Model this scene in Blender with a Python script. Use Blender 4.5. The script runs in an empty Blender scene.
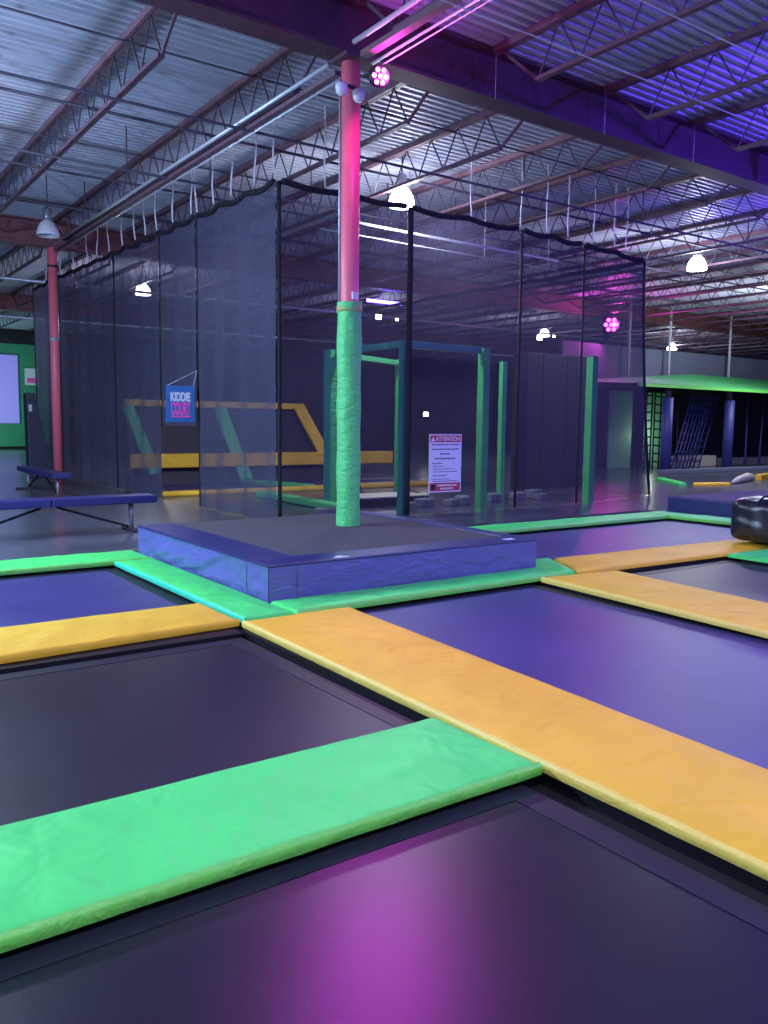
import bpy, bmesh, math, random
from mathutils import Vector, Matrix, noise
random.seed(7)
PI = math.pi
scn = bpy.context.scene
col = scn.collection

# ------------------------------------------------------------------ helpers
class MB:
    """collects boxes, bars, tubes and grids; build() links them as one mesh object"""
    def __init__(s): s.v = []; s.f = []; s.smooth = []
    def add(s, verts, faces, smooth=False):
        o = len(s.v); s.v += [tuple(p) for p in verts]
        s.f += [tuple(i + o for i in f) for f in faces]; s.smooth += [smooth] * len(faces)
        return s
    def box(s, x0, x1, y0, y1, z0, z1):
        v = [(x0,y0,z0),(x1,y0,z0),(x1,y1,z0),(x0,y1,z0),(x0,y0,z1),(x1,y0,z1),(x1,y1,z1),(x0,y1,z1)]
        return s.add(v, [(0,3,2,1),(4,5,6,7),(0,1,5,4),(1,2,6,5),(2,3,7,6),(3,0,4,7)])
    def bar(s, a, b, w, h, up=(0,0,1)):
        a = Vector(a); b = Vector(b); d = (b-a).normalized(); u = Vector(up)
        if abs(d.dot(u)) > .98: u = Vector((1,0,0))
        r = d.cross(u).normalized(); u = r.cross(d).normalized()
        v = []
        for p in (a, b):
            for (i, j) in ((-1,-1),(1,-1),(1,1),(-1,1)): v.append(p + r*i*w/2 + u*j*h/2)
        return s.add(v, [(0,1,2,3),(7,6,5,4),(0,4,5,1),(1,5,6,2),(2,6,7,3),(3,7,4,0)])
    def tube(s, pts, r, n=8, cap=True):
        pts = [Vector(p) for p in pts]; rr = r if isinstance(r, (list, tuple)) else [r]*len(pts)
        v = []; f = []; ref = None
        for i, p in enumerate(pts):
            d = (pts[min(i+1, len(pts)-1)] - pts[max(i-1, 0)]).normalized()
            if ref is None:
                ref = Vector((0,0,1)) if abs(d.z) < .9 else Vector((1,0,0))
            x = (ref - d*ref.dot(d)).normalized(); y = d.cross(x); ref = x
            for k in range(n):
                a = 2*PI*k/n; v.append(p + x*math.cos(a)*rr[i] + y*math.sin(a)*rr[i])
        for i in range(len(pts)-1):
            for k in range(n):
                k2 = (k+1) % n; f.append((i*n+k, i*n+k2, (i+1)*n+k2, (i+1)*n+k))
        if cap:
            f.append(tuple(range(n-1, -1, -1))); f.append(tuple(range((len(pts)-1)*n, len(pts)*n)))
        return s.add(v, f, True)
    def lathe(s, prof, n=24, c=(0,0,0), cap=True):
        v = []; f = []
        for (r, z) in prof:
            for k in range(n):
                a = 2*PI*k/n; v.append((c[0]+r*math.cos(a), c[1]+r*math.sin(a), c[2]+z))
        for i in range(len(prof)-1):
            for k in range(n):
                k2 = (k+1) % n; f.append((i*n+k, i*n+k2, (i+1)*n+k2, (i+1)*n+k))
        if cap:
            f.append(tuple(range(n-1, -1, -1))); f.append(tuple(range((len(prof)-1)*n, len(prof)*n)))
        return s.add(v, f, True)
    def grid(s, nu, nv, fn, smooth=True):
        v = [fn(i/nu, j/nv) for j in range(nv+1) for i in range(nu+1)]
        f = [(j*(nu+1)+i, j*(nu+1)+i+1, (j+1)*(nu+1)+i+1, (j+1)*(nu+1)+i) for j in range(nv) for i in range(nu)]
        return s.add(v, f, smooth)
    def build(s, name, mat, parent=None, bevel=0, loc=None, smooth_all=False):
        me = bpy.data.meshes.new(name); me.from_pydata(s.v, [], s.f)
        if len(s.smooth) == len(me.polygons):
            me.polygons.foreach_set('use_smooth', [True]*len(s.f) if smooth_all else s.smooth)
        me.materials.append(mat); me.update()
        o = bpy.data.objects.new(name, me); col.objects.link(o)
        if bevel:
            m = o.modifiers.new('bevel', 'BEVEL'); m.width = bevel; m.segments = 2; m.limit_method = 'ANGLE'
        if parent:
            o.parent = parent
            o.matrix_parent_inverse = Matrix.Translation(-parent.location) if parent.type == 'EMPTY' and not loc else Matrix()
        if loc: o.location = loc
        return o

def tag(o, label=None, cat=None, group=None, kind=None):
    if label: o['label'] = label
    if cat: o['category'] = cat
    if group: o['group'] = group
    if kind: o['kind'] = kind
    return o
def thing(name, loc, label, cat, group=None, kind=None):
    o = bpy.data.objects.new(name, None); o.location = loc; o.empty_display_size = .2; col.objects.link(o)
    return tag(o, label, cat, group, kind)
def struct(name, mb, m, bevel=0):
    return tag(mb.build(name, m, None, bevel), kind='structure')
def copy_tree(o, parent=None):
    c = o.copy(); col.objects.link(c)
    if parent: c.parent = parent
    for ch in list(o.children): copy_tree(ch, c)
    return c
ORD = ['zero','first','second','third','fourth','fifth','sixth','seventh','eighth','ninth','tenth','eleventh','twelfth','thirteenth','fourteenth','fifteenth','sixteenth','seventeenth','eighteenth','nineteenth','twentieth','twenty-first','twenty-second','twenty-third','twenty-fourth','twenty-fifth','twenty-sixth']

# ------------------------------------------------------------------ materials
def mat(name, rgb, rough=.6, metal=0, spec=.5, bump=0, bscale=20, bdetail=4, bstretch=(1,1,1), var=0, vscale=4, emit=None, estr=0, coat=0):
    m = bpy.data.materials.new(name); m.use_nodes = True; nt = m.node_tree; b = nt.nodes['Principled BSDF']
    b.inputs['Base Color'].default_value = (*rgb, 1); b.inputs['Roughness'].default_value = rough
    b.inputs['Metallic'].default_value = metal; b.inputs['Specular IOR Level'].default_value = spec
    b.inputs['Coat Weight'].default_value = coat
    tc = nt.nodes.new('ShaderNodeTexCoord')
    if bump:
        mp = nt.nodes.new('ShaderNodeMapping'); mp.inputs['Scale'].default_value = bstretch
        nt.links.new(tc.outputs['Object'], mp.inputs['Vector'])
        n = nt.nodes.new('ShaderNodeTexNoise'); n.inputs['Scale'].default_value = bscale; n.inputs['Detail'].default_value = bdetail
        n.inputs['Distortion'].default_value = .6
        nt.links.new(mp.outputs['Vector'], n.inputs['Vector'])
        bp = nt.nodes.new('ShaderNodeBump'); bp.inputs['Strength'].default_value = bump; bp.inputs['Distance'].default_value = .05
        nt.links.new(n.outputs['Fac'], bp.inputs['Height']); nt.links.new(bp.outputs['Normal'], b.inputs['Normal'])
    if var:
        n2 = nt.nodes.new('ShaderNodeTexNoise'); n2.inputs['Scale'].default_value = vscale; n2.inputs['Detail'].default_value = 5
        nt.links.new(tc.outputs['Object'], n2.inputs['Vector'])
        r = nt.nodes.new('ShaderNodeValToRGB')
        r.color_ramp.elements[0].position = .3; r.color_ramp.elements[1].position = .7
        r.color_ramp.elements[0].color = tuple(max(0, c*(1-var)) for c in rgb) + (1,)
        r.color_ramp.elements[1].color = tuple(min(1, c*(1+var)) for c in rgb) + (1,)
        nt.links.new(n2.outputs['Fac'], r.inputs['Fac']); nt.links.new(r.outputs['Color'], b.inputs['Base Color'])
    if emit:
        b.inputs['Emission Color'].default_value = (*emit, 1); b.inputs['Emission Strength'].default_value = estr
    return m

def net_mat(name, rgb, alpha):
    m = bpy.data.materials.new(name); m.use_nodes = True; nt = m.node_tree
    for n in list(nt.nodes): nt.nodes.remove(n)
    out = nt.nodes.new('ShaderNodeOutputMaterial'); mix = nt.nodes.new('ShaderNodeMixShader')
    tr = nt.nodes.new('ShaderNodeBsdfTransparent'); df = nt.nodes.new('ShaderNodeBsdfDiffuse'); tl = nt.nodes.new('ShaderNodeBsdfTranslucent')
    mx2 = nt.nodes.new('ShaderNodeMixShader'); mx2.inputs[0].default_value = .35
    df.inputs['Color'].default_value = (*rgb, 1); tl.inputs['Color'].default_value = (*rgb, 1)
    nt.links.new(df.outputs[0], mx2.inputs[1]); nt.links.new(tl.outputs[0], mx2.inputs[2])
    tc = nt.nodes.new('ShaderNodeTexCoord'); no = nt.nodes.new('ShaderNodeTexNoise'); no.inputs['Scale'].default_value = 1.3; no.inputs['Detail'].default_value = 6
    nt.links.new(tc.outputs['Object'], no.inputs['Vector'])
    mr = nt.nodes.new('ShaderNodeMapRange'); mr.inputs['From Min'].default_value = .3; mr.inputs['From Max'].default_value = .7
    mr.inputs['To Min'].default_value = alpha-.05; mr.inputs['To Max'].default_value = alpha+.05
    nt.links.new(no.outputs['Fac'], mr.inputs['Value'])
    # a woven mesh hides more of what lies behind the flatter one looks along it
    lw = nt.nodes.new('ShaderNodeLayerWeight'); lw.inputs['Blend'].default_value = .5
    ma = nt.nodes.new('ShaderNodeMath'); ma.operation = 'MULTIPLY_ADD'; ma.inputs[1].default_value = .32; ma.use_clamp = True
    nt.links.new(lw.outputs['Facing'], ma.inputs[0]); nt.links.new(mr.outputs['Result'], ma.inputs[2])
    nt.links.new(ma.outputs[0], mix.inputs[0]); nt.links.new(tr.outputs[0], mix.inputs[1]); nt.links.new(mx2.outputs[0], mix.inputs[2])
    nt.links.new(mix.outputs[0], out.inputs['Surface'])
    return m

def glow_mat(name, rgb, strength, see=0.0):
    m = bpy.data.materials.new(name); m.use_nodes = True; nt = m.node_tree
    for n in list(nt.nodes): nt.nodes.remove(n)
    out = nt.nodes.new('ShaderNodeOutputMaterial'); e = nt.nodes.new('ShaderNodeEmission')
    e.inputs['Color'].default_value = (*rgb, 1); e.inputs['Strength'].default_value = strength
    if see:
        mix = nt.nodes.new('ShaderNodeMixShader'); tr = nt.nodes.new('ShaderNodeBsdfTransparent'); mix.inputs[0].default_value = 1-see
        nt.links.new(tr.outputs[0], mix.inputs[1]); nt.links.new(e.outputs[0], mix.inputs[2]); nt.links.new(mix.outputs[0], out.inputs['Surface'])
    else: nt.links.new(e.outputs[0], out.inputs['Surface'])
    return m

M = dict(
  yellow = mat('yellow_vinyl', (.90,.54,.04), .58, spec=.3, bump=.6, bscale=3.2, bdetail=2, bstretch=(1,1.5,1), var=.06, vscale=2),
  yellow_trim = mat('yellow_trim_vinyl', (.92,.68,.14), .45, bump=.3, bscale=9),
  green = mat('green_vinyl', (.085,.82,.17), .52, spec=.35, bump=.6, bscale=3.2, bdetail=2, bstretch=(1.5,1,1), var=.06, vscale=2),
  green_trim = mat('lime_trim_vinyl', (.20,.78,.13), .42, bump=.4, bscale=10),
  green_pad = mat('green_post_pad', (.11,.66,.21), .5, bump=.45, bscale=7, bstretch=(1,1,2.2)),
  teal_pad = mat('teal_post_pad', (.04,.36,.30), .5, bump=.3, bscale=7),
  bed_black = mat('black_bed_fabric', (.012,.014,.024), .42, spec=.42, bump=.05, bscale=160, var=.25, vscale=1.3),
  bed_glossy = mat('glossy_black_bed_fabric', (.011,.013,.022), .30, spec=.5, bump=.05, bscale=160, var=.25, vscale=1.3),  # same black fabric, made glossier to strengthen the pink reflection
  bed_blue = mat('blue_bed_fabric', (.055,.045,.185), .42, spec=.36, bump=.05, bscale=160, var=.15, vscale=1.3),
  border = mat('bed_border_webbing', (.016,.02,.03), .5, spec=.4),
  black = mat('black_webbing', (.006,.006,.01), .55, spec=.3),
  blue_vinyl = mat('blue_vinyl', (.125,.13,.40), .34, bump=.5, bdetail=1.5, bscale=4.5, bstretch=(1,1,2.5)),
  navy = mat('navy_vinyl', (.03,.03,.15), .4, bump=.15, bscale=6),
  carpet = mat('charcoal_carpet', (.125,.12,.128), .95, spec=.1, bump=.5, bscale=120, var=.35, vscale=90),
  floor = mat('dark_floor', (.10,.105,.13), .24, spec=.5, bump=.03, bscale=3, var=.3, vscale=1.2),
  pit = mat('pit_floor', (.01,.01,.014), .8),
  steel_red = mat('red_oxide_steel', (.15,.075,.11), .55, var=.2, vscale=5),
  steel_low = mat('dusky_steel', (.11,.055,.09), .55, var=.2, vscale=5),
  steel_dark = mat('dark_steel', (.055,.03,.055), .55),
  steel_web = mat('web_steel', (.075,.055,.09), .55),
  girder_far = mat('rust_girder_paint', (.20,.075,.085), .6, var=.15, vscale=2),
  girder = mat('violet_lit_girder_paint', (.075,.032,.06), .6, var=.15, vscale=2),  # red girder paint darkened to purple, standing for the violet light on it
  deck = mat('galvanised_deck', (.44,.45,.58), .5, metal=.1, var=.12, vscale=.8),
  pipe = mat('sprinkler_pipe', (.05,.04,.07), .5),
  conduit = mat('galvanised_conduit', (.55,.58,.68), .35, metal=.4),
  red_pole = mat('red_paint', (.92,.19,.26), .4, var=.06, vscale=6),
  strap = mat('white_strap', (.62,.62,.68), .7),
  rope = mat('black_rope', (.006,.006,.012), .8),
  wall_dark = mat('dark_wall', (.018,.018,.03), .8, var=.2, vscale=.6),
  wall_green = mat('green_wall', (.05,.30,.16), .7, var=.2, vscale=.5),
  wall_grey = mat('grey_wall', (.16,.17,.24), .8, var=.15, vscale=.7),
  dark_pad = mat('dark_wall_pad', (.016,.018,.03), .6, bump=.15, bscale=5),
  bag = mat('black_glossy_vinyl', (.012,.014,.025), .30, spec=.6, bump=.05, bscale=4),
  white = mat('white_paper', (.80,.80,.86), .6),
  sign_blue = mat('blue_sign', (.04,.17,.46), .4),
  sign_pink = mat('pink_ink', (.95,.10,.50), .5),
  sign_red = mat('red_ink', (.55,.05,.07), .5),
  ink = mat('grey_ink', (.10,.10,.16), .6),
  cream = mat('cream_vinyl', (.72,.66,.55), .5, bump=.2, bscale=6),
  foam = mat('grey_foam', (.22,.23,.27), .9, bump=.2, bscale=14),
  housing = mat('black_housing', (.012,.012,.016), .4),
  metal = mat('grey_metal', (.35,.36,.42), .35, metal=.6),
  dome = mat('grey_lamp_dome', (.62,.64,.70), .35),
  blue_post = mat('blue_post_pad', (.05,.05,.24), .5, bump=.2, bscale=6),
  pale_green = mat('pale_green_board', (.30,.72,.40), .6),
  slab = mat('slate_panel', (.045,.055,.095), .5),
  screen = mat('lavender_screen', (.30,.27,.62), .5, emit=(.22,.20,.75), estr=.35),
  lamp_glow = glow_mat('lamp_glow', (.95,.97,1.0), 22, see=.25),
  bulb_glow = glow_mat('bulb_glow', (1,.98,.95), 40),
  led_pink = glow_mat('pink_led', (1.0,.08,.9), 14),
  led_blue = glow_mat('blue_led', (.10,.05,1.0), 25),
  led_white = glow_mat('violet_strip', (.55,.35,1.0), 12),
  net = net_mat('black_netting', (.07,.065,.115), .37),
  net_left = net_mat('black_netting_draped', (.08,.085,.15), .58),
)

# ------------------------------------------------------------------ camera (1.5 m above the pads)
f, pitch, roll, A, H = 830., math.radians(6.06), math.radians(-.63), math.radians(125.6), 1.5
J = Vector((math.cos(A), math.sin(A), 0)); B = Vector((math.sin(A), -math.cos(A), 0))
F = Vector((0, math.cos(pitch), -math.sin(pitch))); U0 = Vector((0, math.sin(pitch), math.cos(pitch))); R0 = Vector((1,0,0))
R = R0*math.cos(roll) - U0*math.sin(roll); U = R0*math.sin(roll) + U0*math.cos(roll)
tb = lambda v: Vector((v.dot(B), v.dot(J), v.z))
r_, u_, f_ = tb(R), tb(U), tb(F)
cd = bpy.data.cameras.new('camera'); cam = bpy.data.objects.new('camera', cd); col.objects.link(cam)
cam.matrix_world = Matrix(((r_.x,u_.x,-f_.x,0),(r_.y,u_.y,-f_.y,0),(r_.z,u_.z,-f_.z,H),(0,0,0,1)))
cd.sensor_width = 36; cd.lens = f/1024*36; cd.clip_start = .05; cd.clip_end = 300
scn.camera = cam

# ------------------------------------------------------------------ setting
struct('floor', MB().box(-14,75,9.42,60,-.6,0).box(12.62,75,-14,9.42,-.6,0), M['floor'])
struct('floor_pit', MB().box(-14,12.62,-14,9.42,-.6,-.10), M['pit'])
# corrugated roof deck: ribs run along x
prof = []
y = -14.
while y < 60:
    for (dy, dz) in ((0,0),(.055,0),(.075,.045),(.13,.045)): prof.append((y+dy, 6.10+dz))
    y += .15
mb = MB(); n = len(prof)
mb.add([(-16,a,b) for a,b in prof]+[(78,a,b) for a,b in prof], [(i,i+1,n+i+1,n+i) for i in range(n-1)])
struct('ceiling', mb, M['deck'])
struct('wall_back', MB().box(11.2,78,46,46.3,-.6,6.3).box(-16,3,46,46.3,-.6,6.3).box(3,11.2,46,46.3,5.35,6.3), M['wall_dark'])
struct('wall_back_green', MB().box(3,11.2,46,46.3,0.12,5.35), M['wall_green'])
struct('baseboard_back', MB().box(3,11.2,45.95,46.02,0,.14), M['black'])
struct('wall_right', MB().box(78,78.3,-14,46,-.6,6.3), M['wall_dark'])

# ------------------------------------------------------------------ roof steel
def girder(y, label, gm='girder_far'):
    t = thing('ceiling_beam', (5.2,y,5.5), label, 'beam', 'roof girders', 'thing')
    MB().box(-14,76,y-.16,y+.16,5.5,5.535).build('bottom_flange', M[gm], t)
    MB().box(-14,76,y-.011,y+.011,5.535,6.05).build('beam_web', M[gm], t)
    MB().box(-14,76,y-.16,y+.16,6.05,6.085).build('top_flange', M[gm], t)
girder(8.1, 'deep dark I-beam girder under the roof at the top of the pink and green column', 'girder')
girder(20.75, 'rust red I-beam girder at the top of the far red pole')
girder(33.4, 'rearmost I-beam girder, far behind the black nets')

ZT, ZB = 6.06, 5.49
def joist_parts(L, e0, e1, t, straight=False):
    """open-web joist lying along y from 0 to L; bottom chord runs e0..L-e1"""
    mb = MB()
    for sx in (-.03,.03): mb.box(sx-.022, sx+.022, 0, L, ZT-.05, ZT+.035)
    o = [mb.build('top_chord', M['steel_red'], t, loc=(0,0,0))]
    mb = MB()
    for sx in (-.022,.022): mb.box(sx-.016, sx+.016, e0, L-e1, ZB-.02, ZB+.025)
    mb.bar((0,e0,ZB),(0,.12,ZT-.05),.03,.035); mb.bar((0,L-e1,ZB),(0,L-.12,ZT-.05),.03,.035)
    o.append(mb.build('bottom_chord', M['steel_low'], t, loc=(0,0,0)))
    mb = MB(); n = max(2, int((L-e0-e1)/.62)); s = (L-e0-e1)/n
    for i in range(n):
        y0 = e0+i*s
        mb.bar((0,y0,ZB),(0,y0+s*.5,ZT-.03),.016,.016); mb.bar((0,y0+s*.5,ZT-.03),(0,y0+s,ZB),.016,.016)
    o.append(mb.build('web', M['steel_web'], t, loc=(0,0,0)))
    return o
def bay(y0, L, e0, e1, xs, x_ref, desc, grp):
    first = None
    right = sorted(x for x in xs if x > x_ref+.1); left = sorted((x for x in xs if x < x_ref-.1), reverse=True)
    for x in xs:
        if x in right:
            k = right.index(x)+1; lab = 'steel roof joist %s, %s right of the column line' % (desc, ORD[k])
        elif x in left:
            k = left.index(x)+1; lab = 'steel roof joist %s, %s left of the column line' % (desc, ORD[k])
        else: lab = 'steel roof joist %s, on the column line itself' % desc
        if first is None:
            t = thing('ceiling_joist', (x,y0,0), lab, 'roof joist', grp, 'thing'); joist_parts(L, e0, e1, t); first = t
        else:
            t = copy_tree(first); t.location = (x,y0,0); t['label'] = lab
bay(8.27, 12.3, .95, .95, [5.23+1.69*k for k in range(-2,20)], 5.23, 'over the black nets', 'joists over the black nets')
bay(-5.0, 12.93, .8, .72, [5.25+2.035*k for k in range(-2,7)], 5.25, 'over the front trampolines', 'joists over the front trampolines')
bay(20.92, 12.3, .95, .95, [5.23+1.69*k for k in range(-1,23)], 5.23, 'in the rear bay', 'joists in the rear bay')
bay(33.57, 12.3, .95, .95, [5.23+1.69*k*1.5 for k in range(0,18)], 5.23, 'in the last bay', 'joists in the last bay')

# sprinkler pipes and bridging that cross the joists (along x)
def xpipe(name, label, y, z, r, x0=-14, x1=60, m='pipe', drops=()):
    t = thing(name, (5,y,z), label, 'pipe', 'pipes across the roof joists')
    MB().tube([(x0,y,z),(x1,y,z)], r, 8).build('pipe_run', M[m], t)
    for x in drops:
        MB().tube([(x,y,z),(x,y,6.09)], .011, 6).build('hanger', M['steel_dark'], t)
    return t
xpipe('ceiling_pipe', 'dark sprinkler pipe nearest to the I-beam girder, hung under the joists', 10.55, 5.40, .020, drops=(7.0,10.4,13.6,17.2,20.5))
xpipe('ceiling_pipe', 'dark pipe running just behind the nearest sprinkler pipe', 12.0, 5.74, .024)
xpipe('ceiling_pipe', 'dark sprinkler pipe over the draped net corner, with drop rods', 13.4, 5.42, .020, drops=(4.55,5.95,7.9,9.6,11.3))
xpipe('ceiling_pipe', 'dark pipe just behind the one over the net corner', 15.1, 5.7, .022)
xpipe('ceiling_pipe', 'dark sprinkler pipe further back over the left net, with hanger rods', 16.9, 5.55, .020, drops=(4.2,4.9,7.6))
xpipe('ceiling_pipe', 'thin dark bridging rod high under the deck near the girder', 10.3, 6.0, .014)
xpipe('ceiling_pipe', 'thin dark bridging rod high under the deck over the left net', 14.4, 6.0, .014)
xpipe('ceiling_pipe', 'thin dark bridging rod high under the deck before the far red pole', 18.6, 6.0, .014)
xpipe('ceiling_pipe', 'pale pipe crossing under the roof far behind the nets', 24.0, 5.2, .04, m='conduit')
xpipe('ceiling_pipe', 'pale pipe crossing under the roof at the rear girder', 31.0, 5.0, .05, m='conduit')
# wires over the front bay
def wire(label, a, b, r=.008, m='conduit'):
    return tag(MB().tube([a,b], r, 6).build('ceiling_wire', M[m]), label, 'wire', 'thin wires over the front trampolines')
wire('pale wire stretched below the front joists and across the girder', (-2,6.16,5.3), (24,6.16,5.3))
wire('pale wire nearest the camera under the violet roof', (2,5.1,5.3), (24,5.1,5.3))
wire('pale wire running up from the pink light, parallel to the column line', (5.35,7.8,5.3), (5.3,-4,5.3))
wire('dark cable running under the violet roof deck', (2,4.6,5.55), (24,4.95,5.55), .02, 'steel_dark')
for i, x in enumerate((7.29, 9.32, 11.36)):
    tag(MB().tube([(x,7.93,5.49),(x,7.93,6.05)], .006, 6).build('ceiling_rod', M['conduit']), 'thin hanger rod on the girder face, %s to the right of the column' % ORD[i+1], 'rod', 'hanger rods on the girder')
# conduit and duct that ride on the column-line joist
def yrun(label, x, z, r, y0, y1, m, name='ceiling_conduit'):
    return tag(MB().tube([(x,y0,z),(x,y1,z)], r, 10).build(name, M[m]), label, 'conduit', 'conduits along the column line')
yrun('bluish conduit along the column line, upper one', 5.15, 5.50, .028, 8.35, 20.5, 'conduit')
yrun('white thin conduit along the column line under the joist', 5.28, 5.36, .012, 8.35, 20.5, 'conduit')
tag(MB().bar((5.24,8.3,5.415),(5.24,20.5,5.415),.08,.05).build('ceiling_rail', M['steel_red']), 'rust red rail under the column-line joist between column and far red pole', 'rail')
tag(MB().bar((5.22,-4,5.42),(5.22,7.75,5.42),.10,.06).build('ceiling_rail', M['steel_red']), 'rail lit magenta on the near side of the pink light', 'rail')
yrun('bluish conduit lit by the pink light on the near side of the column', 5.09, 5.52, .026, -4, 7.75, 'conduit')
yrun('thin conduit below the magenta lit rail', 5.33, 5.36, .014, -4, 7.75, 'conduit')

# ------------------------------------------------------------------ columns
cx, cy = 5.27, 8.08
t = thing('support_column', (cx,cy,.317), 'tall pink-red roof column wrapped in green padding, standing on the blue platform', 'column', None, 'thing')
MB().tube([(cx,cy,.317),(cx,cy,5.45)], .105, 24).build('shaft', M['red_pole'], t)
MB().tube([(cx-.105,cy+.055,2.7),(cx-.105,cy+.055,5.3)], .013, 8).build('conduit', M['conduit'], t)
def wrap(u, v):
    z = .317 + v*2.545; a = 2*PI*u
    r = .138 + .006*noise.noise((math.cos(a)*2, math.sin(a)*2, z*3.1)) + .004*math.sin(z*9+a*2) + (.008 if v > .97 else 0)
    if v > .985: r = .142
    return (cx+r*math.cos(a), cy+r*math.sin(a), z)
w = MB().grid(40, 110, wrap).build('padding', M['green_pad'], t); w['label'] = 'green padded wrap'
bd = MB().lathe([(.146,0),(.148,.02),(.148,.05),(.146,.06)], 32, (cx,cy,2.76)).build('strap', mat('tan_tape', (.45,.42,.16), .6), w)
MB().box(cx-.04,cx+.04,cy-.125,cy-.105,2.89,2.97).build('tag', M['white'], t)
MB().box(cx-.17,cx+.17,cy-.17,cy+.17,5.46,5.5).build('cap_plate', M['girder'], t)
t = thing('support_pole', (5.23,20.75,0), 'plain far red pole with a tape band, standing behind the two benches', 'pole', None, 'thing')
MB().tube([(5.23,20.75,0),(5.23,20.75,5.5)], .105, 20).build('shaft', M['red_pole'], t)
MB().tube([(5.23,20.75,3.36),(5.23,20.75,3.44)], .112, 20).build('tape_band', M['conduit'], t)
MB().tube([(5.23,20.75,5.05),(5.23,20.75,5.10)], .115, 20).build('clamp', M['steel_dark'], t)
t = thing('support_pole', (24.9,20.75,0), 'dim red pole far inside the netting carrying a pink light', 'pole', None, 'thing')
MB().tube([(24.9,20.75,0),(24.9,20.75,5.5)], .12, 16).build('shaft', M['steel_dark'], t)

# pink LED flood on the column, facing the camera side
def led_par(loc, label, yaw, tilt, s=1.0):
    t = thing('led_ceiling_light', loc, label, 'stage light', 'pink stage lights')
    t.rotation_euler = (Vector(yaw)-Vector(loc)).to_track_quat('Z','Y').to_euler(); t.scale = (s,s,s)
    hs = MB().lathe([(.05,-.0),(.10,.01),(.13,.06),(.135,.16),(.12,.165)], 28, (0,0,0)).build('housing', M['housing'], t, loc=(0,0,0))
    for k in range(7):
        a = 2*PI*k/6; rr = 0 if k == 6 else .082
        MB().lathe([(.0,.0),(.026,.0),(.03,-.004)][::-1] , 14, (rr*math.cos(a),rr*math.sin(a),.172), cap=False).build('led', M['led_pink'], hs, loc=(0,0,0))
    MB().bar((-.155,0,.08),(-.155,0,-.16),.02,.03).bar((.155,0,.08),(.155,0,-.16),.02,.03).bar((-.16,0,-.16),(.16,0,-.16),.03,.02).build('bracket', M['housing'], t, loc=(0,0,0))
    return t
led_par((5.33,7.68,5.2), 'glowing pink stage light clamped near the top of the column', (3.2,-.6,2.6), 0, .82)
led_par((24.35,20.05,5.15), 'pink stage light enlarged for its halo, glowing through the right part of the net', (4,4,2), 0, 2.3)  # oversized fixture stands in for the glow halo around it
for i, (dx, dz) in enumerate(((-.20,5.08),(.02,5.06))):
    x, yy, z = cx+dx-.05, cy-.2, dz
    t = thing('ceiling_camera', (x,yy,z), ('pale round dome unit left of the column top', 'pale round dome unit on the column face under the pink light')[i], 'camera', 'dome units on the column')
    MB().lathe([(.0,-.085),(.035,-.075),(.06,-.045),(.068,0),(.068,.03),(.05,.05),(0,.055)], 20, (x,yy,z)).build('dome', M['dome'], t)
    MB().bar((x,yy,z+.04),(cx,cy-.1,z+.08),.03,.03).build('bracket', M['housing'], t)

# ------------------------------------------------------------------ high-bay lamps
def high_bay(x, y, z, label, on=True):
    t = thing('ceiling_lamp', (x,y,z), label, 'lamp', 'high-bay lamps under the roof')
    d = MB().lathe([(.225,-.16),(.222,-.10),(.20,-.01),(.155,.08),(.10,.14)], 32, (x,y,z), cap=False).build('dome', M['lamp_glow'] if on else M['dome'], t)
    MB().lathe([(.10,.14),(.09,.24),(.09,.36),(.05,.40)], 20, (x,y,z)).build('ballast', M['metal'], t)
    MB().lathe([(.0,-.10),(.05,-.08),(.06,.0),(.05,.07),(.0,.09)], 14, (x,y,z), cap=False).build('bulb', M['bulb_glow'] if on else M['white'], d)
    MB().tube([(x,y,z+.38),(x,y,6.1)], .012, 6).build('hanger', M['steel_dark'], t)
    return t
def point(name, loc, power, rgb, r=.25, typ='POINT', rot=None, ang=None, blend=.6):
    l = bpy.data.lights.new(name, typ); l.energy = power; l.color = rgb; l.shadow_soft_size = r
    o = bpy.data.objects.new(name, l); o.location = loc; col.objects.link(o)
    if typ == 'SPOT':
        l.spot_size = ang; l.spot_blend = blend
        o.rotation_euler = (Vector(rot)-Vector(loc)).to_track_quat('-Z','Y').to_euler()
    return o
COOL = (.80,.84,1.0)
LP = 430
def hall_lamp(x, y, up=.25):
    point('lamp_light', (x,y,5.1), LP*up, COOL)
    point('lamp_light', (x,y,5.1), LP*(1-up), COOL, .25, 'SPOT', (x,y,0), math.radians(165), .35)
for (x, y, lab) in ((8.88,11.98,'bright white high-bay lamp glowing just above the net top rope'),
                    (17.97,12.3,'bright high-bay lamp under the roof right of the nets'),
                    (26.3,25.2,'high-bay lamp glowing dimly through the right half of the net'),
                    (35.4,25.4,'small bright high-bay lamp above the green canopy'),
                    (8.85,24.86,'high-bay lamp glowing through the left draped net')):
    high_bay(x, y, 5.42, lab); hall_lamp(x, y, .30)
high_bay(4.55,18.3,5.42,'unlit pale high-bay dome hanging before the far red girder', False)
high_bay(6.55,24.2,5.3,'unlit small high-bay dome behind the far red girder', False)

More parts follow.
